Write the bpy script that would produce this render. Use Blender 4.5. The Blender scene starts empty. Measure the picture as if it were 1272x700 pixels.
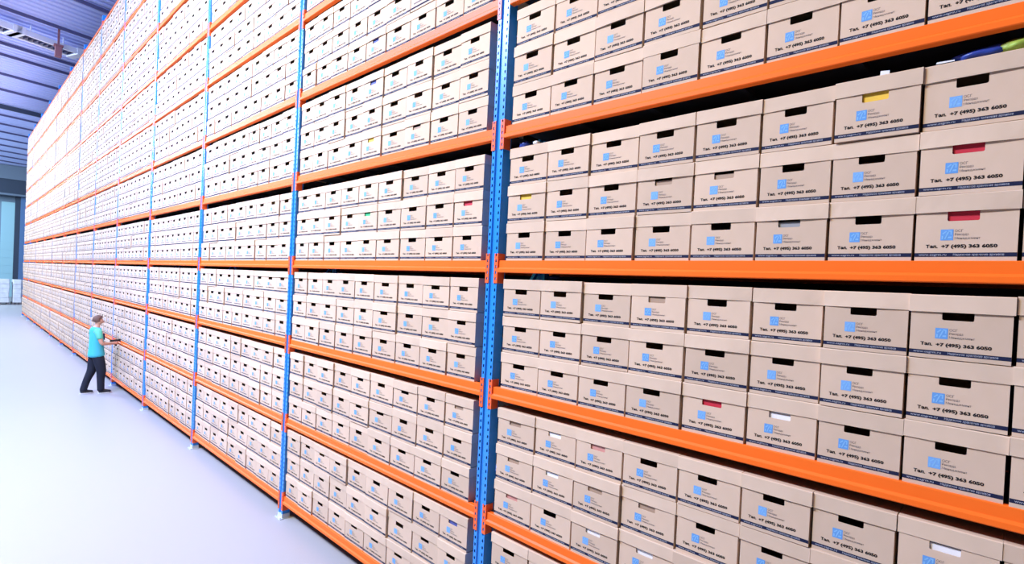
import bpy, bmesh, math, random
from mathutils import Vector, Matrix
import numpy as np

random.seed(7)
R = math.radians
sc = bpy.context.scene
COL = sc.collection

# ------------------------------------------------------------------ camera
S = 1.1                                   # metres per survey unit
ZF = -2.61                                # floor height in survey units (camera at 0)
F_PX, CX, CY = 664.82753, -2.07959, 14.70719
YAW, PITCH, ROLL = -0.80952, -0.01214, 0.04839
CS, CN = -2.60258, 2.54913
f_ = Vector((math.cos(YAW)*math.cos(PITCH), math.sin(YAW)*math.cos(PITCH), math.sin(PITCH)))
r_ = f_.cross(Vector((0, 0, 1))).normalized()
u_ = r_.cross(f_)
RT = math.cos(ROLL)*r_ + math.sin(ROLL)*u_
UP = -math.sin(ROLL)*r_ + math.cos(ROLL)*u_
CAM = Vector((CS*S, CN*S, -ZF*S))
cam = bpy.data.cameras.new('camera')
co = bpy.data.objects.new('camera', cam); COL.objects.link(co)
M = Matrix((( RT.x, UP.x, -f_.x, CAM.x), (RT.y, UP.y, -f_.y, CAM.y), (RT.z, UP.z, -f_.z, CAM.z), (0, 0, 0, 1)))
co.matrix_world = M
cam.sensor_width = 36; cam.lens = F_PX*36/1272
cam.shift_x = -CX/1272; cam.shift_y = CY/1272
cam.clip_end = 300
sc.camera = co

def proj(P):
    d = Vector(P) - CAM
    z = d.dot(f_)
    if z < .05: return None
    return (636+CX+F_PX*d.dot(RT)/z, 350+CY-F_PX*d.dot(UP)/z)

# ------------------------------------------------------------------ materials
def mat(name, col, rough=.6, metal=0., noise=0., nscale=20., tint=0., emit=None, island=False, spec=.4):
    m = bpy.data.materials.new(name); m.use_nodes = True
    nt = m.node_tree; b = nt.nodes['Principled BSDF']
    b.inputs['Base Color'].default_value = (*col, 1)
    b.inputs['Roughness'].default_value = rough
    b.inputs['Metallic'].default_value = metal
    b.inputs['Specular IOR Level'].default_value = spec
    if noise or tint:
        tc = nt.nodes.new('ShaderNodeTexCoord')
        no = nt.nodes.new('ShaderNodeTexNoise'); no.inputs['Scale'].default_value = nscale; no.inputs['Detail'].default_value = 4
        nt.links.new(tc.outputs['Object'], no.inputs['Vector'])
        mr = nt.nodes.new('ShaderNodeMapRange')
        mr.inputs['To Min'].default_value = 1-noise; mr.inputs['To Max'].default_value = 1+noise
        nt.links.new(no.outputs['Fac'], mr.inputs['Value'])
        val = mr.outputs['Result']
        if tint:
            if island:
                g = nt.nodes.new('ShaderNodeNewGeometry'); rnd = g.outputs['Random Per Island']
            else:
                g = nt.nodes.new('ShaderNodeObjectInfo'); rnd = g.outputs['Random']
            m2 = nt.nodes.new('ShaderNodeMapRange')
            m2.inputs['To Min'].default_value = 1-tint; m2.inputs['To Max'].default_value = 1+tint
            nt.links.new(rnd, m2.inputs['Value'])
            mu = nt.nodes.new('ShaderNodeMath'); mu.operation = 'MULTIPLY'
            nt.links.new(val, mu.inputs[0]); nt.links.new(m2.outputs['Result'], mu.inputs[1]); val = mu.outputs[0]
        vm = nt.nodes.new('ShaderNodeVectorMath'); vm.operation = 'SCALE'
        vm.inputs[0].default_value = col
        nt.links.new(val, vm.inputs['Scale'])
        nt.links.new(vm.outputs['Vector'], b.inputs['Base Color'])
    if emit:
        b.inputs['Emission Color'].default_value = (*emit[:3], 1); b.inputs['Emission Strength'].default_value = emit[3]
    return m

CARD = (.62, .455, .338)
M_card = mat('cardboard', CARD, .8, noise=.06, nscale=9, tint=.07, spec=.15)
M_cardlid = mat('cardboard_lid', (.65, .485, .362), .8, noise=.06, nscale=8, tint=.07, spec=.15)
M_cards = mat('cardboard_many', CARD, .8, noise=.05, nscale=3, tint=.08, island=True, spec=.15)
M_navy = mat('navy_ink', (.016, .020, .052), .7, spec=.1)
M_black = mat('black_ink', (.02, .018, .02), .7, spec=.1)
M_greyink = mat('grey_ink', (.16, .14, .15), .7, spec=.1)
M_blueink = mat('blue_ink', (.13, .32, .66), .6, spec=.1)
M_paleink = mat('pale_blue_ink', (.22, .46, .76), .6, spec=.1)
M_whiteink = mat('white_ink', (.36, .37, .44), .7, spec=.1)
M_orange = mat('orange_enamel', (.95, .155, .016), .42, noise=.05, nscale=3, spec=.15)
M_plate = mat('red_orange_enamel', (.86, .13, .035), .4, spec=.3)
M_blue = mat('blue_enamel', (.022, .26, .78), .28, noise=.04, nscale=2, spec=.6)
M_galv = mat('galvanised_steel', (.62, .66, .72), .4, metal=.3)
M_deck = mat('dark_shelf_steel', (.035, .04, .055), .6)
M_floor = mat('pale_floor', (.39, .375, .385), .42, noise=.02, nscale=.5, spec=.4)
M_ceil = mat('lavender_sheet', (.54, .60, .98), .5, noise=.10, nscale=.15)
M_purlin = mat('dark_purlin', (.10, .10, .21), .6)
M_wall = mat('grey_blue_wall', (.20, .27, .36), .7)
M_dark = mat('dark_slate_steel', (.04, .055, .09), .6)
M_slate = mat('slate_steel', (.16, .20, .27), .6)
M_col = mat('blue_grey_steel', (.10, .19, .38), .5)
M_door = mat('pale_blue_panel', (.38, .62, .70), .5)
M_white = mat('white_enamel', (.8, .82, .88), .4)
M_wrap = mat('white_wrap', (.75, .75, .80), .35, noise=.25, nscale=5)
M_wood = mat('pallet_wood', (.16, .14, .15), .8)
M_louvre = mat('dark_louvre', (.12, .12, .22), .5)
M_brown = mat('brown_paint', (.25, .10, .12), .6)

# ------------------------------------------------------------------ helpers
def prop(o, label=None, cat=None, group=None, kind=None):
    if label: o['label'] = label
    if cat: o['category'] = cat
    if group: o['group'] = group
    if kind: o['kind'] = kind
    return o

def link(name, mesh, parent=None, loc=(0, 0, 0), rot=(0, 0, 0)):
    o = bpy.data.objects.new(name, mesh); COL.objects.link(o)
    o.location = loc; o.rotation_euler = rot
    if parent: o.parent = parent
    return o

def empty(name, loc=(0, 0, 0), rz=0):
    o = bpy.data.objects.new(name, None); COL.objects.link(o)
    o.location = loc; o.rotation_euler = (0, 0, rz); o.empty_display_size = .1
    return o

class MB:
    """collects polygons with a material slot each"""
    def __init__(s): s.v = []; s.f = []; s.m = []; s.mats = []
    def slot(s, m):
        if m not in s.mats: s.mats.append(m)
        return s.mats.index(m)
    def poly(s, pts, m):
        n = len(s.v); s.v += [tuple(p) for p in pts]; s.f.append(list(range(n, n+len(pts)))); s.m.append(s.slot(m))
    def verts_faces(s, v, f, m):
        n = len(s.v); s.v += [tuple(p) for p in v]; k = s.slot(m)
        for q in f: s.f.append([n+i for i in q]); s.m.append(k)
    def box(s, a, b, m):
        x0, y0, z0 = a; x1, y1, z1 = b
        v = [(x0,y0,z0),(x1,y0,z0),(x1,y1,z0),(x0,y1,z0),(x0,y0,z1),(x1,y0,z1),(x1,y1,z1),(x0,y1,z1)]
        s.verts_faces(v, [(3,2,1,0),(4,5,6,7),(0,1,5,4),(1,2,6,5),(2,3,7,6),(3,0,4,7)], m)
    def prism(s, prof, p0, p1, m, ax, ay, caps=True):
        """profile [(a,b)] swept from p0 to p1, a along ax, b along ay"""
        n = len(prof); ax, ay, p0, p1 = Vector(ax), Vector(ay), Vector(p0), Vector(p1)
        v = [p0+ax*a+ay*b for a, b in prof] + [p1+ax*a+ay*b for a, b in prof]
        f = [(i, (i+1) % n, n+(i+1) % n, n+i) for i in range(n)]
        if caps: f += [tuple(range(n-1, -1, -1)), tuple(range(n, 2*n))]
        s.verts_faces(v, f, m)
    def bar(s, p0, p1, w, h, m):
        p0, p1 = Vector(p0), Vector(p1); d = (p1-p0).normalized()
        a = d.cross(Vector((0, 0, 1)))
        a = Vector((1, 0, 0)) if a.length < 1e-3 else a.normalized()
        b = a.cross(d)
        s.prism([(-w/2,-h/2),(w/2,-h/2),(w/2,h/2),(-w/2,h/2)], p0, p1, m, a, b)
    def mesh(s, name):
        me = bpy.data.meshes.new(name); me.from_pydata(s.v, [], s.f)
        for m in s.mats: me.materials.append(m)
        me.polygons.foreach_set('material_index', s.m); me.update()
        return me
    def build(s, name, parent=None, **k): return link(name, s.mesh(name), parent, **k)

def text_geo(body, size, width=None, bold=0., xs=1.):
    """outline of a line of lettering in the built-in font: vertices (x, z) and faces"""
    cu = bpy.data.curves.new('lettering', 'FONT'); cu.body = body; cu.size = size
    cu.resolution_u = 2; cu.offset = bold; cu.fill_mode = 'FRONT'
    o = bpy.data.objects.new('lettering', cu); COL.objects.link(o)
    dg = bpy.context.evaluated_depsgraph_get()
    me = o.evaluated_get(dg).to_mesh()
    v = [(p.co.x*xs, p.co.y) for p in me.vertices]; f = [tuple(p.vertices) for p in me.polygons]
    o.evaluated_get(dg).to_mesh_clear()
    bpy.data.objects.remove(o); bpy.data.curves.remove(cu)
    if width and v:
        w = max(p[0] for p in v) - min(p[0] for p in v); k = width/w
        v = [(p[0]*k, p[1]) for p in v]
    return v, f

# ------------------------------------------------------------------ archive box (front faces local -y)
BW, LW, BD, BH = .341, .354, .42, .268
HX0, HX1, HZ0, HZ1 = -.060, .048, .160, .199
YF = -BD/2

def box_body(detail, mcard, tilt=0., m_icon=None):
    mb = MB(); w = BW/2; t = .004
    for y, ww in ((YF, w), (YF+t, w-t)):
        r = .006
        arc_r = [(HX1, HZ0+r), (HX1-r*.3, HZ0+r*.3), (HX1-r, HZ0)]
        arc_l = [(HX0+r, HZ0), (HX0+r*.3, HZ0+r*.3), (HX0, HZ0+r)]
        u = [(-ww, 0), (ww, 0), (ww, HZ1), (HX1, HZ1)] + arc_r + arc_l + [(HX0, HZ1), (-ww, HZ1)]
        if y > YF and not detail: continue
        mb.poly([(a, y, b) for a, b in u], mcard)
        mb.poly([(-ww, y, HZ1), (ww, y, HZ1), (ww, y, BH-.006), (-ww, y, BH-.006)], mcard)
    if detail:
        rim = [(HX1, HZ1)] + arc_r + arc_l + [(HX0, HZ1)]
        n = len(rim)
        for i in range(n):
            a, b = rim[i], rim[(i+1) % n]
            mb.poly([(a[0], YF, a[1]), (b[0], YF, b[1]), (b[0], YF+t, b[1]), (a[0], YF+t, a[1])], mcard)
    h = BH-.006
    mb.poly([(w, YF, 0), (w, -YF, 0), (w, -YF, h), (w, YF, h)], mcard)
    mb.poly([(-w, YF, 0), (-w, YF, h), (-w, -YF, h), (-w, -YF, 0)], mcard)
    mb.poly([(-w, -YF, 0), (-w, -YF, h), (w, -YF, h), (w, -YF, 0)], mcard)
    mb.poly([(-w, YF, 0), (-w, -YF, 0), (w, -YF, 0), (w, YF, 0)], mcard)
    yp = YF-.0007
    def quad(x0, x1, z0, z1, m, y=yp): mb.poly([(x0, y, z0), (x1, y, z0), (x1, y, z1), (x0, y, z1)], m)
    quad(-w, w, .0165, .0325, M_navy)
    ix0, iz0, s = -.081, .083, .044
    quad(ix0, ix0+s, iz0, iz0+s, m_icon or M_blueink)
    if detail:
        y2 = yp-.0005
        def ip(pts, m): mb.poly([(ix0+a*s, y2, iz0+b*s) for a, b in pts], m)
        # pale folded-sheet pattern in the square mark
        ip([(.12,.62),(.42,.88),(.50,.80),(.22,.55)], M_paleink)
        ip([(.30,.12),(.40,.12),(.66,.72),(.56,.78)], M_paleink)
        ip([(.56,.20),(.88,.20),(.88,.34),(.62,.34)], M_paleink)
        ip([(.60,.88),(.88,.88),(.88,.50),(.78,.50),(.78,.78),(.60,.78)], M_paleink)
        ip([(.10,.12),(.22,.12),(.22,.42),(.10,.42)], M_paleink)
        for (v, f), x, z, m in LETTER:
            mb.verts_faces([(x+a, yp-(.0005 if m is M_whiteink else 0), z+b) for a, b in v], f, m)
    else:
        quad(-.131, .110, .054, .066, M_greyink)
        for x1, z in ((-.012, .117), (.025, .103), (.058, .088)): quad(-.033, x1, z, z+.005, M_greyink)
    return mb

def box_lid(detail, mcard, bulge=.003):
    mb = MB(); w = LW/2; y0, y1 = YF-.0045, -YF+.0045; z0, z1 = .197, BH
    n = 6 if detail else 1
    xs = [-w+2*w*i/n for i in range(n+1)]
    bg = [bulge*math.sin(math.pi*i/n) if n > 1 else 0 for i in range(n+1)]
    e = .004
    for i in range(n):
        a, b = xs[i], xs[i+1]; p, q = bg[i], bg[i+1]
        mb.poly([(a, y0-p, z0+p*.2), (b, y0-q, z0+q*.2), (b, y0-q*.3, z1-e), (a, y0-p*.3, z1-e)], mcard)
        mb.poly([(a, y0-p*.3, z1-e), (b, y0-q*.3, z1-e), (b, y0+e, z1), (a, y0+e, z1)], mcard)
    mb.poly([(w, y0, z0), (w, y1, z0), (w, y1, z1-e), (w, y0, z1-e)], mcard)
    mb.poly([(-w, y0, z0), (-w, y0, z1-e), (-w, y1, z1-e), (-w, y1, z0)], mcard)
    mb.poly([(-w, y1, z0), (-w, y1, z1-e), (w, y1, z1-e), (w, y1, z0)], mcard)
    mb.poly([(-w, y0+e, z1), (w, y0+e, z1), (w, y1, z1), (-w, y1, z1)], mcard)
    for sx in (-1, 1):
        mb.poly([(sx*w, y0, z1-e), (sx*w, y1, z1-e), (sx*w, y1, z1), (sx*w, y0+e, z1)], mcard)
    if detail:   # folded lower edge seen from below
        mb.poly([(-w, y0, z0), (w, y0, z0), (w, YF, z0+.001), (-w, YF, z0+.001)], mcard)
    return mb

LETTER = [
    (text_geo('ОСГ', .014), -.033, .1155, M_greyink),
    (text_geo('Рекордз', .013, .046), -.033, .1020, M_greyink),
    (text_geo('Менеджмент', .0125, .085), -.033, .0865, M_greyink),
    (text_geo('Тел.', .0175, .042, .0008), -.131, .053, M_black),
    (text_geo('+7 (495) 363 6050', .0175, .186, .0009), -.077, .053, M_black),
    (text_geo('www.osgrm.ru', .0125, .098, .0001), -.155, .0212, M_whiteink),
    (text_geo('Надежное хранение архивов', .0125, .165, .0001), -.035, .0212, M_whiteink),
]

# ------------------------------------------------------------------ rack layout
L = 3.1*S
POST = [-1.0, 0, 1.0, 1.995, 2.935, 3.845, 4.725, 5.585, 6.43, 7.28, 8.14, 9.0, 9.86, 10.72]
POST = [p*L for p in POST]                 # positions of the posts along the rack; index 1 is the widest post
ZU = {-3: -2.408, -2: -1.561, -1: -.713, 0: .136, 1: 1.036, 2: 1.924, 3: 2.761, 4: 3.57, 5: 4.446, 6: 5.339, 7: 6.19}
ZB = {k: (z-ZF)*S for k, z in ZU.items()}  # middle of each beam
BEAM_H = .089
PW = .112                                  # post width
BAY1 = [-.107, -.436, -.754, -1.073, -1.393, -1.707, -2.001, -2.296, -2.595, -2.90]
BAY2 = [.135, .448, .778, 1.114, 1.464, 1.783, 2.104, 2.423, 2.733, 3.035]
def bay_edges(b):
    """box boundaries along bay b (0 = camera side of the widest post, 1 = beyond it ...), counted away from the post"""
    if b == 0: return [e*S for e in BAY1]
    if b == 1: return [e*S for e in BAY2]
    a, c = POST[b]+.062, POST[b+1]-.062
    n = 9 if c-a > 3.0 else 8
    return [a+(c-a)*i/n for i in range(n+1)]
NB = len(POST)-1

# ------------------------------------------------------------------ the rack
rack = empty('storage_rack', (0, 0, 0))
prop(rack, 'tall blue and orange storage rack carrying the archive boxes along the aisle', 'rack')

HTOP = (6.42-ZF)*S
def post_mesh():
    mb = MB(); y = 0.
    edges = [(-.056, -.0465, -.0335, -.024), (.024, .0335, .0465, .056)]
    pitch = .052; n = int((HTOP-.1)/pitch)
    for e in edges:
        mb.poly([(e[0], y, 0), (e[3], y, 0), (e[3], y, .1), (e[0], y, .1)], M_blue)
        for x0, x1 in ((e[0], e[1]), (e[2], e[3])):
            mb.poly([(x0, y, .1), (x1, y, .1), (x1, y, HTOP), (x0, y, HTOP)], M_blue)
        for i in range(n):
            z = .1+i*pitch
            z1 = HTOP if i == n-1 else z+pitch-.021
            mb.poly([(e[1], y, z), (e[2], y, z), (e[2], y, z1), (e[1], y, z1)], M_blue)
    mb.poly([(-.024, y, 0), (-.017, y-.012, 0), (-.017, y-.012, HTOP), (-.024, y, HTOP)], M_blue)
    mb.poly([(.024, y, 0), (.024, y, HTOP), (.017, y-.012, HTOP), (.017, y-.012, 0)], M_blue)
    mb.poly([(-.017, y-.012, 0), (.017, y-.012, 0), (.017, y-.012, HTOP), (-.017, y-.012, HTOP)], M_blue)
    for sx in (-1, 1):
        x = sx*.056
        mb.poly([(x, y, 0), (x, y-.085, 0), (x, y-.085, HTOP), (x, y, HTOP)], M_blue)
        mb.poly([(x, y-.085, 0), (x*.6, y-.085, 0), (x*.6, y-.085, HTOP), (x, y-.085, HTOP)], M_blue)
    return mb.mesh('upright')
PM = post_mesh()
fp = MB()
fp.box((-.075, -.10, 0), (.075, .035, .008), M_galv)
fp.box((-.060, -.088, .008), (.060, .004, .055), M_galv)
for x in (-.055, .055): fp.prism([(.006*math.cos(a), .006*math.sin(a)) for a in [i*math.pi/3 for i in range(6)]], (x, .022, .008), (x, .022, .02), M_galv, (1, 0, 0), (0, 1, 0))
FPM = fp.mesh('base_plate')
fr = MB()       # rear post and bracing of one upright frame
fr.box((-.05, -.62, 0), (.05, -.54, HTOP), M_blue)
z = .3
while z < HTOP-1.2:
    fr.bar((0, -.09, z), (0, -.54, z+.55), .03, .03, M_blue); fr.bar((0, -.54, z+.55), (0, -.09, z+1.1), .03, .03, M_blue); z += 1.1
FRM = fr.mesh('rear_frame')
for s in POST:
    u = link('upright', PM, rack, (s, .012, 0)); link('base_plate', FPM, u)
    link('rear_frame', FRM, rack, (s, 0, 0))

def beam_prof(d=1):
    h = BEAM_H/2
    return [(-.030, -h), (.014, -h), (.017, -h+.004), (.017, -.018), (.006, -.006), (.006, h-.003), (.003, h), (-.030, h)]
def beam_mesh(length):
    mb = MB(); mb.prism(beam_prof(), (0, 0, 0), (length, 0, 0), M_orange, (0, 1, 0), (0, 0, 1)); return mb
def plate_mesh():
    mb = MB(); h = .11
    # L-shaped connector: front flange over the slotted strip and a leg along the post's flank
    xa, xb = -.0005, .032
    for i in range(5):                       # front flange with four slots
        z0 = -h+i*2*h/5; z1 = z0+2*h/5
        mb.poly([(xa, .0165, z0), (.009, .0165, z0), (.009, .0165, z1), (xa, .0165, z1)], M_plate)
        mb.poly([(.021, .0165, z0), (xb, .0165, z0), (xb, .0165, z1), (.021, .0165, z1)], M_plate)
        mb.poly([(.009, .0165, z0), (.021, .0165, z0), (.021, .0165, z1-.020), (.009, .0165, z1-.020)], M_plate)
    mb.box((xa-.004, -.055, -h), (xa, .0165, h), M_plate)
    mb.box((xb, .012, -h), (xb+.0015, .0165, h), M_plate)
    return mb.mesh('end_plate')
PLM = plate_mesh()
# plates: on the +x flank the leg lies at the beam's start
beams = []
for b in range(NB):
    a, c = POST[b]+PW/2+.004, POST[b+1]-PW/2-.004
    for k in ZB:
        P = proj(((a+c)/2, 0, ZB[k])) if b else proj((POST[1]-1.2, 0, ZB[k]))
        vis = P is not None and -150 < P[0] < 1400 and -60 < P[1] < 760
        beams.append(((0 if vis else 1, b, k), a, c, k, b))
beams.sort(key=lambda t: (t[0][0], t[1] if t[4] else -1))
bm_cache = {}
rest = MB(); deck_rest = MB()
for i, (_, a, c, k, b) in enumerate(beams):
    z = ZB[k]
    if i < 100:
        if (b) not in bm_cache: bm_cache[b] = beam_mesh(c-a).mesh('beam')
        bo = link('beam', bm_cache[b], rack, (a, 0, z))
        e1 = link('end_plate', PLM, bo, (0, 0, -.014)); e1.scale = (-1, 1, 1)
        e2 = link('end_plate', PLM, bo, (c-a, 0, -.014))
        dk = MB(); dk.box((0, -.58, 0), (c-a, -.031, .008), M_deck)
        for q in range(1, 6): dk.box((q*(c-a)/6-.02, -.58, -.035), (q*(c-a)/6+.02, -.031, 0), M_deck)
        if k < 7: link('shelf_deck', dk.mesh('shelf_deck'), rack, (a, 0, z+BEAM_H/2-.008))
    else:
        rest.prism(beam_prof(), (a, 0, z), (c, 0, z), M_orange, (0, 1, 0), (0, 0, 1))
        if k < 7: deck_rest.box((a, -.58, z+BEAM_H/2-.008), (c, -.031, z+BEAM_H/2), M_deck)
    rest.box((a, -.62, z-BEAM_H/2), (c, -.585, z+BEAM_H/2), M_orange)
prop(rest.build('rear_beams', rack), kind='stuff')
prop(deck_rest.build('shelf_decks', rack), kind='stuff')
bp = MB(); bp.box((POST[0], -.70, 0), (POST[-1], -.67, HTOP-.4), M_deck)  # dark sheet added behind the boxes so the shelf gaps stay dark
bp.build('dark_backing', rack)

# ------------------------------------------------------------------ the boxes
ORD = ['first', 'second', 'third', 'fourth', 'fifth', 'sixth', 'seventh', 'eighth', 'ninth']
SHELF = {0: 'shelf on eye-level beam', 1: 'first shelf above eye-level beam', 2: 'second shelf above eye-level beam', 3: 'third shelf above eye-level beam',
         4: 'fourth shelf above eye-level beam', -1: 'first shelf below eye-level beam', -2: 'second shelf below eye-level beam', -3: 'third shelf below eye-level beam'}
ROWN = ['bottom row', 'middle row', 'top row']
SIDE = {0: 'from widest post, camera side', 1: "from widest post, man's side", 2: "from second-widest post, man's side"}
boxes = []
for b in range(NB):
    ed = bay_edges(b)
    for k in range(-3, 7):
        if b < 2 and k > 4: continue
        gap = {0: .085, -1: .046, 1: .05, 2: .035, -2: .055}.get(k, .04)
        hr = (ZB[k+1]-ZB[k]-BEAM_H-gap)/3
        for row in range(3):
            for i in range(len(ed)-1):
                x0, x1 = sorted((ed[i], ed[i+1]))
                z0 = ZB[k]+BEAM_H/2+row*hr
                pts = [proj((x, 0, z)) for x, z in ((x0, z0), (x1, z0), (x1, z0+hr), (x0, z0+hr))]
                area = 0
                if all(pts):
                    xa, xb = min(p[0] for p in pts), max(p[0] for p in pts)
                    ya = (pts[0][1]+pts[1][1])/2; yb = (pts[2][1]+pts[3][1])/2
                    xa, xb = max(0, xa), min(1272, xb); yb, ya = max(0, yb), min(700, ya)
                    if xb > xa and ya > yb: area = (xb-xa)*(ya-yb)
                hc = None
                if all(pts): hc = proj(((x0+x1)/2, 0, z0+hr*.685))
                boxes.append(dict(b=b, k=k, row=row, i=i, x0=x0, x1=x1, z=z0, h=hr, area=area, hole=hc))
boxes.sort(key=lambda d: -d['area'])
NAMED = 300
BODY = [box_body(True, M_card).mesh('body')]
M_icon2 = mat('worn_blue_ink', (.18, .38, .72), .6, spec=.1)
BODY.append(box_body(True, M_card, m_icon=M_icon2).mesh('body'))
LID = [box_lid(True, M_cardlid, g).mesh('lid') for g in (.001, .003, .005)]
# what shows through some handle holes: (hole in the photograph x, y, colour name)
SEEN = [(1202,190,'red'), (1198,268,'red'), (583,247,'red'), (880,500,'red'), (1091,127,'yellow'), (658,238,'yellow'), (455,262,'green'),
        (962,513,'white'), (681,547,'white'), (678,591,'white'), (734,561,'pink'), (788,685,'white'), (730,658,'white'), (1153,660,'white'), (637,530,'tan'), (565,508,'tan'),
        (463,200,'yellow'), (903,223,'tan'), (643,575,'tan'), (632,618,'pink'), (745,612,'tan'), (797,632,'tan'), (473,45,'blue'), (467,98,'blue'), (569,655,'blue'),
        (620,165,'tan'), (823,222,'tan'), (813,371,'tan'), (1010,275,'grey'), (525,182,'tan')]
FCOL = {'red': (.55, .02, .045), 'yellow': (.8, .5, .05), 'green': (.05, .5, .2), 'white': (.85, .83, .86), 'pink': (.62, .28, .24), 'tan': (.40, .27, .19), 'blue': (.08, .10, .35), 'grey': (.3, .3, .32)}
FM = {}
def folder_mesh(cn):
    if cn in FM: return FM[cn]
    m = mat(cn+'_card', FCOL[cn], .6)
    mb = MB(); rnd = random.Random(cn)
    if cn in ('white', 'tan', 'grey'):            # a wad of loose sheets, the edge a little uneven
        for q in range(5):
            t = rnd.uniform(-.006, .006)
            mb.box((-.075+t, q*.004, 0), (.075+t*2, q*.004+.003, .165+rnd.uniform(0, .025)), m)
        mb.box((-.07, .02, 0), (.07, .035, .17), m)
    else:                                         # a lever file: spine with rounded front
        mb.prism([(-.11, .004), (-.106, 0), (.106, 0), (.11, .004), (.11, .05), (-.11, .05)], (0, 0, 0), (0, 0, .235), m, (1, 0, 0), (0, 1, 0))
    FM[cn] = mb.mesh('file_folder'); return FM[cn]
hole_use = {}
for x, y, cn in SEEN:
    c = [(math.hypot(d['hole'][0]-x, d['hole'][1]-y), n) for n, d in enumerate(boxes[:NAMED]) if d['hole']]
    dist, n = min(c)
    if dist < 40 and n not in hole_use: hole_use[n] = cn
OVER = MB()
lowb = box_body(False, M_cards); lowl = box_lid(False, M_cards)
vb = np.array(lowb.v+lowl.v); nb = len(lowb.v)
low_f = lowb.f + [[i+nb for i in q] for q in lowl.f]
low_m = [lowb.mats[i] for i in lowb.m] + [lowl.mats[i] for i in lowl.m]
for m in low_m: OVER.slot(m)
low_k = [OVER.slot(m) for m in low_m]
rg = random.Random(11)
for n, d in enumerate(boxes):
    pitch = d['x1']-d['x0']
    cx = (d['x0']+d['x1'])/2
    dy = rg.uniform(-.012, .006) + (0 if d['b'] < 4 else .022 if d['b'] < 7 else .034)
    rz = math.pi + R(rg.gauss(0, .35))
    ry = R(rg.gauss(0, .22))
    sx = pitch/(LW+.001); sz = d['h']/BH
    y = -BD/2 - .004 + dy
    if n < NAMED:
        look = {None: 'lidded cardboard box'}.get(hole_use.get(n), '')
        if n in hole_use:
            cn = hole_use[n]
            look = {'white': 'white-paper box', 'tan': 'brown-paper box', 'grey': 'grey-paper box'}.get(cn, cn+'-folder box')
        pos = ORD[d['i']]+' '+SIDE[d['b']] if d['b'] in SIDE else ''
        o = empty('archive_box', (cx, y, d['z']), rz)
        o.scale = (sx, 1, sz)
        lab = f"{'lidded box' if n not in hole_use else look}, {ROWN[d['row']]}, {SHELF[d['k']]}, {pos}"
        prop(o, lab, 'box', 'archive boxes on the rack')
        link('body', BODY[0 if rg.random() < .75 else 1], o)
        l = link('lid', rg.choice(LID), o, (rg.uniform(-.0008, .0008), rg.uniform(-.003, .002), rg.uniform(-.004, 0)), (R(rg.uniform(-.3, .3)), ry*.8, 0))
        if n in hole_use:
            cn = hole_use[n]
            yy = y+BD/2-.006
            fo = link('paper_wad' if cn in ('white', 'tan', 'grey') else 'file_folder', folder_mesh(cn), None, (cx+.006, yy-.002, d['z']+.005), (0, 0, math.pi))
            thing_word = {'white': 'white paper wad', 'tan': 'brown paper wad', 'grey': 'grey paper wad'}.get(cn, cn+' folder')
            prop(fo, f"{thing_word}, {ROWN[d['row']]}, {SHELF[d['k']]}, {pos}", 'paper' if cn in ('white', 'tan', 'grey') else 'folder', 'papers seen through handle holes')
    else:
        T = Matrix.Translation((cx, y, d['z'])) @ Matrix.Rotation(rz, 4, 'Z') @ Matrix.Diagonal((sx, 1, sz, 1))
        A = np.array(T)
        v = vb @ A[:3, :3].T + A[:3, 3]
        base = len(OVER.v)
        OVER.v += [tuple(p) for p in v]
        OVER.f += [[i+base for i in q] for q in low_f]
        OVER.m += low_k
far = OVER.build('archive_boxes')
prop(far, 'mass of lidded cardboard boxes filling the farther bays and uppermost shelves of rack', 'boxes', None, 'stuff')

# ------------------------------------------------------------------ floor, ceiling, far wall
def struct(o): o['kind'] = 'structure'; return o
fl = MB(); fl.box((-14, -14, -.2), (95, 40, 0), M_floor); struct(fl.build('floor'))
ZC = (7.5-ZF)*S
SK = math.tan(R(12))                       # the roof's ribs run a little askew to the rack
def skew(s, n): return (s + n*SK*-1, n)
ce = MB()
s = -4.; N0, N1 = -14., 14.
prof = [(0, 0), (.10, 0), (.14, .05), (.26, .05), (.30, 0)]
pts = []
while s < 75:
    for a, z in prof: pts.append((s+a, z))
    s += .36
for (a, za), (b, zb) in zip(pts, pts[1:]):
    p = [(*skew(a, N0), ZC+za), (*skew(b, N0), ZC+zb), (*skew(b, N1), ZC+zb), (*skew(a, N1), ZC+za)]
    ce.poly(p, M_ceil)
struct(ce.build('ceiling'))
def ray_z(x, y, z):
    d = f_ + RT*((x-636-CX)/F_PX) - UP*((y-350-CY)/F_PX)
    t = (z-CAM.z)/d.z
    return CAM + d*t
pu_n = 0
PUR = [ray_z(0, y, ZC-.06) for y in (8.5, 53, 67, 91, 110.7)]
PUR = [(p.x+p.y*SK, .10) for p in PUR]
PUR = [(PUR[0][0]-6, .10), (PUR[0][0]-3, .10)] + PUR
s = PUR[-1][0]+6
while s < 58: PUR.append((s, .09)); s += 2.6
for s, hh in PUR:
    pm = MB()
    pm.bar((*skew(s, -13), ZC-hh/2), (*skew(s, 13), ZC-hh/2), .06, hh, M_purlin)
    o = pm.build('trim_%d' % (pu_n+1)); struct(o); pu_n += 1
gp_ = ray_z(0, 135, ZC-.3); s = gp_.x+gp_.y*SK
pm = MB(); pm.bar((*skew(s, -13), ZC-.2), (*skew(s, 13), ZC-.12), .12, .22, M_dark)
pu_n += 1; struct(pm.build('trim_%d' % pu_n))

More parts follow.
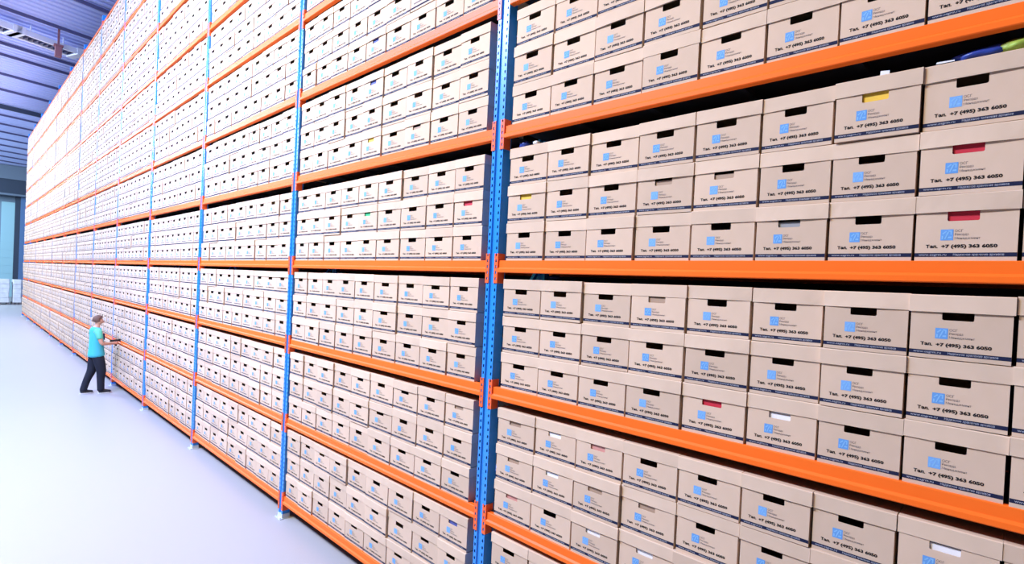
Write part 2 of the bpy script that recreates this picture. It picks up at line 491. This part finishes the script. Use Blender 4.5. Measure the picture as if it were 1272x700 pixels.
def ray_s(x, y, s):
    """where the sight line through a pixel meets the plane across the hall at s"""
    d = f_ + RT*((x-636-CX)/F_PX) - UP*((y-350-CY)/F_PX)
    t = (s-CAM.x)/d.x
    return CAM + d*t
WS = 60.
q = ray_s(0, 205, WS)
wa = MB(); wa.box((WS, -14, 0), (WS+.3, 14, ZC+.3), M_wall); struct(wa.build('wall_far'))
g = MB()                                     # deep beams under the roof before the far wall
zt1, zt2, zt3 = ray_s(10, 222, WS-1).z, ray_s(10, 240, WS-1).z, ray_s(10, 205, WS-1).z
g.box((WS-1.1, -13, zt1), (WS-.8, 13, min(zt3, ZC-.02)), M_slate)
g.box((WS-1.0, -13, zt2), (WS-.9, 13, zt1), M_dark)
g.box((WS-1.2, -13, zt2-.15), (WS-.7, 13, zt2), M_slate)
struct(g.build('trim_%d' % (pu_n+1)))
D0, D1 = ray_s(2, 250, WS), ray_s(17.5, 345, WS)
zt = D0.z; y0, y1 = sorted((D0.y, D1.y))
dm = MB()
dm.box((WS-.10, y0-2.4, 0), (WS-.02, y1+2.4 if False else y1, zt), M_door)
for i in range(1, 12): dm.box((WS-.12, y0-2.4, zt*i/12-.02), (WS-.10, y1, zt*i/12+.02), M_door)
do = struct(dm.build('door_1'))
fm = MB(); yr = min(D0.y, D1.y)
C0, C1 = ray_s(17.5, 300, WS-.5), ray_s(24, 300, WS-.5); C2 = ray_s(31, 300, WS-.5)
fm.box((WS-.5, min(C0.y, C1.y), 0), (WS-.05, max(C0.y, C1.y), ZC-2), M_dark)
struct(fm.build('trim_%d' % (pu_n+2)))
cm = MB(); cm.box((WS-.6, min(C1.y, C2.y)-1.2, 0), (WS-.05, max(C1.y, C2.y), ZC-2), M_col)
struct(cm.build('trim_%d' % (pu_n+3)))

# ------------------------------------------------------------------ ceiling lamp
ZLAMP = ZC-.42
A = ray_z(20, 40, ZLAMP); B = ray_z(94, 67, ZLAMP)
def lamp(A, B, label):
    t = empty('ceiling_lamp', A); prop(t, label, 'lamp')
    d = (B-A); Ln = d.length; t.rotation_euler = (0, 0, math.atan2(d.y, d.x))
    h = MB()
    h.box((0, -.28, .06), (Ln, .28, .12), M_white)
    h.build('housing', t)
    for sgn in (-1, 1):
        rm = MB(); rm.prism([(-.05, -.08), (.05, -.08), (.03, .08), (-.03, .08)], (0, sgn*.30, 0), (Ln, sgn*.30, 0), M_white, (0, 1, 0), (0, 0, 1)); rm.build('side_rail', t)
    lv = MB(); n = int(Ln/.14)
    for i in range(n): lv.box((i*Ln/n, -.25, -.05), (i*Ln/n+.03, .25, .04), M_louvre)
    lv.box((0, -.25, .045), (Ln, .25, .055), M_louvre)
    lv.build('louvre', t)
    for x in (0, Ln):
        c = MB(); c.box((x-.12, -.36, -.1), (x+.12, .36, .14), M_white); c.build('end_cap', t)
    hg = MB()
    for x in (.4, Ln-.4): hg.box((x-.015, -.015, .12), (x+.015, .015, .42), M_white)
    hg.build('hanger', t)
    return t
lamp(A, B, 'long white louvred lamp hung under the lavender roof sheeting')
A2 = A + (A-B)*.95; B2 = A - (B-A)*.06
lamp(A2, B2, 'end of a second white lamp in line with the long louvred one')
P = ray_z(70, 60, ZLAMP-.15) + Vector((-.55, 0, 0))
sp = MB(); sp.box((-.09, -.09, -.45), (.09, .09, -.05), M_brown); sp.box((-.03, -.03, -.05), (.03, .03, .60), M_brown); sp.box((-.13, -.13, -.09), (.13, .13, -.04), M_brown)
o = sp.build('alarm_sounder', loc=P); prop(o, 'small brown alarm box hanging beside the long white ceiling lamp', 'alarm')

# ------------------------------------------------------------------ wrapped pallets beyond the rack's end
def pallet(xa, xb, ytop, ybot, s, label, dep=1.2):
    p0 = ray_s(xa, ybot, s); p1 = ray_s(xb, ybot, s); pt = ray_s((xa+xb)/2, ytop, s)
    w = abs(p1.y-p0.y); cy = (p0.y+p1.y)/2; h = pt.z
    t = empty('wrapped_pallet', (s+dep/2, cy, 0)); prop(t, label, 'pallet', 'wrapped pallets beyond the rack')
    b = MB()
    for yy in (-w/2, -.07, w/2-.14): b.box((-dep/2, yy, .02), (dep/2, yy+.14, .12), M_wood)
    b.box((-dep/2, -w/2, .12), (dep/2, w/2, .15), M_wood); b.box((-dep/2, -w/2, 0), (dep/2, w/2, .02), M_wood)
    b.build('pallet_base', t)
    l = MB(); n = 5; rr = random.Random(label)
    z = .15
    for i in range(n):
        hh = (h-.15)/n; a = rr.uniform(.0, .05); c = rr.uniform(0, .05)
        l.prism([(-dep/2+a, -w/2+c+.04), (-dep/2+a+.04, -w/2+c), (dep/2-a-.04, -w/2+c), (dep/2-a, -w/2+c+.04), (dep/2-a, w/2-a-.04), (dep/2-a-.04, w/2-a), (-dep/2+a+.04, w/2-a), (-dep/2+a, w/2-a-.04)],
                (0, 0, z), (0, 0, z+hh-.01), M_wrap, (1, 0, 0), (0, 1, 0)); z += hh
    l.build('wrapped_load', t)
    return t
FZ = ray_z(0, 378, 0)
SP = 43.4*S
pallet(-13, 12.0, 346, 378, SP, 'white wrapped pallet load furthest along the floor from the rack, before pale door')
pallet(14.5, 27, 347, 379, SP, 'white wrapped pallet load standing just past the rack end')

# ------------------------------------------------------------------ bags and scraps lying on box tops
def bag(name, P, r, m, label, cat, seed):
    rr = random.Random(seed)
    bm = bmesh.new(); bmesh.ops.create_icosphere(bm, subdivisions=3, radius=1)
    ph = [(Vector((rr.gauss(0, 1), rr.gauss(0, 1), rr.gauss(0, 1))).normalized(), rr.uniform(3, 9), rr.uniform(0, 6)) for _ in range(9)]
    for v in bm.verts:
        k = 1+sum(.06*math.sin(f*v.co.dot(d)+p) for d, f, p in ph)
        v.co = Vector((v.co.x*r[0]*k, v.co.y*r[1]*k, v.co.z*r[2]*k))
    zmin = min(v.co.z for v in bm.verts)
    for v in bm.verts: v.co.z -= zmin
    me = bpy.data.meshes.new(name); bm.to_mesh(me); bm.free(); me.materials.append(m)
    for p in me.polygons: p.use_smooth = True
    return prop(link(name, me, None, P), label, cat)

M_green = mat('leaf_green_plastic', (.30, .42, .06), .5, noise=.5, nscale=40)
M_bluebag = mat('navy_plastic', (.02, .05, .30), .35)
M_bagw = mat('white_plastic', (.75, .76, .8), .4)
def top_of(k):
    gap = {0: .085, -1: .046}[k]
    return ZB[k+1]-BEAM_H/2-gap
def at_n(x, y, n):
    d = f_ + RT*((x-636-CX)/F_PX) - UP*((y-350-CY)/F_PX)
    return CAM + d*((n-CAM.y)/d.y)
def on_top(x, n, k): P = at_n(x, 150, n); return (P.x, n, top_of(k)+.002)
bag('plastic_bag', on_top(1262, -.065, 0), (.075, .04, .027), M_green, 'crumpled yellow-green plastic bag on the top boxes under the orange beam', 'bag', 3)
bag('plastic_bag', on_top(1218, -.085, 0), (.09, .05, .025), M_bluebag, 'crumpled dark blue plastic bag on box tops beside the yellow-green one', 'bag', 4)
bag('plastic_bag', on_top(655, -.075, 0), (.05, .04, .024), M_bluebag, 'crumpled blue plastic bag on top boxes next to the widest post', 'bag', 5)
bag('plastic_bag', on_top(668, -.035, 0), (.025, .02, .014), M_bagw, 'small white plastic scrap beside blue bag next to the widest post', 'scrap', 6)
def tag_(x, n, k, w, h, label):
    P = on_top(x, n, k); b = MB(); b.prism([(-w/2, 0), (w/2, 0), (w/2*.9, h), (-w/2, h*.8)], (0, 0, 0), (0, .004, 0), M_bagw, (1, 0, 0), (0, 0, 1))
    b.box((-w/2, -.03, 0), (w/2, .004, .002), M_bagw)
    prop(b.build('paper_scrap', loc=P), label, 'scrap')
tag_(1096, -.02, 0, .035, .022, 'white paper scrap standing on the lid of the yellow-folder box')
tag_(1170, -.02, 0, .06, .010, 'low white paper scrap lying on a top box lid beside the blue bag')
bag('plastic_bag', on_top(700, -.16, -1), (.06, .05, .020), M_bluebag, 'dark blue plastic bag seen in gap under the eye-level beam', 'bag', 8)

# ------------------------------------------------------------------ person
M_skin = mat('skin', (.62, .32, .22), .55)
M_hair = mat('brown_hair', (.14, .07, .05), .7, noise=.2, nscale=60)
M_vest = mat('cyan_vest', (.055, .46, .56), .7)
M_tee = mat('teal_tee', (.11, .50, .34), .7)
M_trous = mat('dark_trousers', (.008, .010, .022), .8)
M_shoe = mat('black_shoe', (.03, .03, .035), .5)
M_sole = mat('white_sole', (.75, .75, .78), .6)
M_gun = mat('black_plastic', (.015, .013, .015), .4)
M_lany = mat('navy_badge', (.02, .02, .10), .6)

def skin_obj(name, nodes, edges, m, parent, root=0, sub=2):
    """continuous tapering surface grown along a skeleton: nodes (x, y, z, rx, ry)"""
    me = bpy.data.meshes.new(name)
    me.from_pydata([n[:3] for n in nodes], edges, [])
    o = link(name, me, parent)
    sk = o.modifiers.new('skin', 'SKIN'); sk.use_smooth_shade = True; sk.branch_smoothing = .4
    lay = me.skin_vertices[0] if me.skin_vertices else None
    if lay is None:
        bm = bmesh.new(); bm.from_mesh(me); bm.verts.layers.skin.verify(); bm.to_mesh(me); bm.free(); lay = me.skin_vertices[0]
    for i, n in enumerate(nodes):
        lay.data[i].radius = (n[3], n[4] if len(n) > 4 else n[3]); lay.data[i].use_root = (i == root)
    ss = o.modifiers.new('sub', 'SUBSURF'); ss.levels = sub; ss.render_levels = sub
    me.materials.append(m)
    dg = bpy.context.evaluated_depsgraph_get()
    nm = bpy.data.meshes.new_from_object(o.evaluated_get(dg)); nm.name = name
    o.modifiers.clear(); o.data = nm
    if not nm.materials: nm.materials.append(m)
    for p in nm.polygons: p.use_smooth = True
    return o

PX, PY = 12.32, .455
man = empty('person', (PX, PY, 0), R(180+8)); man.scale = (1.05, 1.05, 1.05)
prop(man, 'person in cyan vest and black trousers scanning a box at the rack', 'person')
# local frame: facing +y, x to the person's right hand side -> rotated so that +y looks at the rack
H = 1.68
nodes = [(0, 0, .90, .105, .085), (0, .01, 1.05, .115, .09), (0, .0, 1.22, .14, .105), (0, -.02, 1.37, .12, .085), (0, -.005, 1.45, .052, .052), (0, .02, 1.50, .050, .05),
         (0, .035, 1.545, .066, .078), (0, .035, 1.61, .070, .088), (0, .028, 1.65, .055, .066)]
edges = [(i, i+1) for i in range(8)]
def add(prev, chain):
    for n in chain:
        nodes.append(n); edges.append((prev, len(nodes)-1)); prev = len(nodes)-1
    return prev
add(6, [(0, .125, 1.548, .012), (0, .142, 1.537, .011)])          # nose
for sx in (-1, 1):
    add(6, [(sx*.078, .02, 1.55, .010, .02)])                     # ears
HANDS = {}
for sx in (-1, 1):                                                # arms: forearm held out to the rack
    el = (sx*.235, .03, 1.09) if sx > 0 else (sx*.235, .04, 1.10)
    wr = (sx*.11, .26, 1.085) if sx > 0 else (sx*.10, .25, 1.06)
    a = add(3, [(sx*.165, -.02, 1.37, .050), (sx*.215, -.01, 1.25, .048), (*el, .040), ((el[0]+wr[0])/2, (el[1]+wr[1])/2, (el[2]+wr[2])/2, .035), (*wr, .024, .028)])
    palm = add(a, [(wr[0]-sx*.012, wr[1]+.045, wr[2]+.003, .020, .036), (wr[0]-sx*.02, wr[1]+.085, wr[2]+.003, .016, .038)])
    px, py, pz = nodes[palm][:3]
    for j, (dz, ln) in enumerate(((.028, .9), (.010, 1.), (-.010, .95), (-.028, .75))):
        add(palm, [(px-sx*.004, py+.022*ln, pz+dz, .0095), (px-sx*.020, py+.042*ln, pz+dz*1.05, .0088), (px-sx*.042, py+.040*ln, pz+dz, .0075)])
    add(a+1, [(wr[0]-sx*.035, wr[1]+.062, wr[2]+.036, .0105), (wr[0]-sx*.052, wr[1]+.085, wr[2]+.042, .009)])
HIPS = {-1: [(-.080, 0, .86, .082), (-.09, -.03, .50, .062), (-.09, -.17, .12, .046), (-.09, -.185, .07, .045), (-.095, -.07, .035, .036, .03)],
        1: [(.080, .01, .86, .082), (.085, .09, .49, .064), (.085, .09, .12, .046), (.085, .09, .07, .045), (.088, .21, .035, .036, .03)]}
# stance: one foot set back, the other forward
for sx in (-1, 1): add(0, HIPS[sx])
skin_obj('body', nodes, edges, M_skin, man)
tn = [(0, .01, .88, .165, .150), (0, .005, .99, .150, .125)]; te = [(0, 1)]
for sx in (-1, 1):
    pv = 0
    for x, y, z, r in [(p[0], p[1], p[2], p[3]*1.5) for p in HIPS[sx][:2]] + [((HIPS[sx][1][0]+HIPS[sx][2][0])/2, (HIPS[sx][1][1]+HIPS[sx][2][1])/2-.01, .31, .074), (HIPS[sx][2][0], HIPS[sx][2][1], .09, .070), (HIPS[sx][2][0], HIPS[sx][2][1], .05, .070)]:
        tn.append((x, y, z, r)); te.append((pv, len(tn)-1)); pv = len(tn)-1
skin_obj('trousers', tn, te, M_trous, man)
vn = [(0, .015, .775, .184, .172), (0, .008, .86, .178, .160), (0, .005, 1.0, .160, .138), (0, .005, 1.15, .165, .138), (0, -.008, 1.30, .160, .118), (0, -.018, 1.40, .135, .108), (0, -.008, 1.45, .088, .088)]
skin_obj('vest', vn, [(i, i+1) for i in range(6)], M_vest, man)
for sx in (-1, 1):
    skin_obj('sleeve', [(sx*.07, -.018, 1.39, .086), (sx*.180, -.018, 1.350, .076), (sx*.218, -.008, 1.24, .063), (sx*.225, 0, 1.19, .062)], [(0, 1), (1, 2), (2, 3)], M_tee, man)
    fx, fy = HIPS[sx][3][0], HIPS[sx][3][1]
    sh = skin_obj('shoe', [(fx, fy-.05, .052, .042, .046), (fx, fy+.03, .055, .046, .05), (fx, fy+.11, .042, .045, .036), (fx, fy+.19, .034, .036, .026)], [(0, 1), (1, 2), (2, 3)], M_shoe, man)
    so = MB(); so.prism([(-.026, -.045), (.026, -.045), (.034, .05), (.033, .14), (.0, .195), (-.033, .14), (-.034, .05)], (fx, fy, 0), (fx, fy, .018), M_sole, (1, 0, 0), (0, 1, 0)); so.build('sole', sh)
# hair: cap over the crown and back of the head
bm = bmesh.new(); bmesh.ops.create_uvsphere(bm, u_segments=24, v_segments=16, radius=1)
dele = [v for v in bm.verts if v.co.z < (-.5 if v.co.y < .1 else .22+.45*v.co.y)]
bmesh.ops.delete(bm, geom=dele, context='VERTS')
for v in bm.verts: v.co = Vector((v.co.x*.084, v.co.y*.104+.026, v.co.z*.098+1.598))
me = bpy.data.meshes.new('hair'); bm.to_mesh(me); bm.free(); me.materials.append(M_hair)
for p in me.polygons: p.use_smooth = True
hr = link('hair', me, man); sm = hr.modifiers.new('thick', 'SOLIDIFY'); sm.thickness = .012; sm.offset = 0
for sx in (-1, 1):
    ey = MB(); ey.prism([(.010*math.cos(t), .006*math.sin(t)) for t in [i*math.pi/4 for i in range(8)]], (sx*.03, .105, 1.575), (sx*.03, .117, 1.575), M_gun, (1, 0, 0), (0, 0, 1)); ey.build('eye', man)
mo = MB(); mo.prism([(-.022, -.003), (.022, -.003), (.018, .004), (-.018, .004)], (0, .105, 1.505), (0, .113, 1.505), M_brown, (1, 0, 0), (0, 0, 1)); mo.build('mouth', man)
bd = MB(); bd.box((-.04, .128, 1.16), (.04, .142, 1.30), M_lany); bd.build('badge', man)
# hand scanner held out to the boxes: a thing of its own
HX = man.location
gs = empty('barcode_scanner', (0, 0, 0)); prop(gs, 'black handheld scanner pointed at a box by the person in cyan vest', 'scanner')
rotm = Matrix.Rotation(man.rotation_euler.z, 4, 'Z'); gp = Matrix.Translation(man.location) @ rotm @ Vector((.076, .372, 1.14))
gs.location = gp; gs.rotation_euler = (0, 0, man.rotation_euler.z)
hb = MB(); hb.prism([(-.022, -.02), (.022, -.02), (.026, .0), (.022, .024), (-.022, .024), (-.026, 0)], (0, -.13, .05), (0, .065, .06), M_gun, (1, 0, 0), (0, 0, 1)); hb.build('scanner_barrel', gs)
hd = MB(); hd.prism([(-.034, -.026), (.034, -.026), (.034, .030), (-.034, .030)], (0, .045, .058), (0, .09, .064), M_gun, (1, 0, 0), (0, 0, 1)); hd.build('scanner_head', gs)
gh = MB(); gh.prism([(-.014, -.018), (.014, -.018), (.014, .018), (-.014, .018)], (0, -.02, -.07), (0, .012, .045), M_gun, (1, 0, 0), (0, 1, 0)); gh.build('grip', gs)

# ------------------------------------------------------------------ light
def area(loc, sx, sy, power, col, rot=(0, 0, 0)):
    l = bpy.data.lights.new('fill_light', 'AREA'); l.shape = 'RECTANGLE'; l.size = sx; l.size_y = sy
    l.energy = power; l.color = col
    o = bpy.data.objects.new('fill_light', l); COL.objects.link(o); o.location = loc; o.rotation_euler = rot
    return o
# unseen fill lights added along the aisle, tints fitted to the box tones
for s, tilt, c in ((3.2, 45, (.53, .28, .06)), (5, 45, (.40, .80, .98)), (8, 45, (.24, .23, .80)), (12.5, 15, (.20, .28, .38)), (19, 20, (.32, .43, .57)), (26, 35, (.68, .80, 1.12)), (34, 45, (.52, .62, .80)), (44, 45, (.55, .75, .88)), (54, 45, (.42, .58, .68))):
    k = max(c)
    area((s, 7.0 if tilt > 30 else 5.5, ZC-1.2), 4.5, 1.2, 2000*k, tuple(v/k for v in c), (R(-tilt), 0, 0))
w = bpy.data.worlds.new('hall_air'); sc.world = w; w.use_nodes = True
bg = w.node_tree.nodes['Background']; bg.inputs['Color'].default_value = (1.0, .95, .92, 1); bg.inputs['Strength'].default_value = .08

sc.view_settings.view_transform = 'Standard'; sc.view_settings.look = 'None'
sc.view_settings.gamma = 1; sc.view_settings.exposure = -.06; sc.view_settings.use_curve_mapping = False
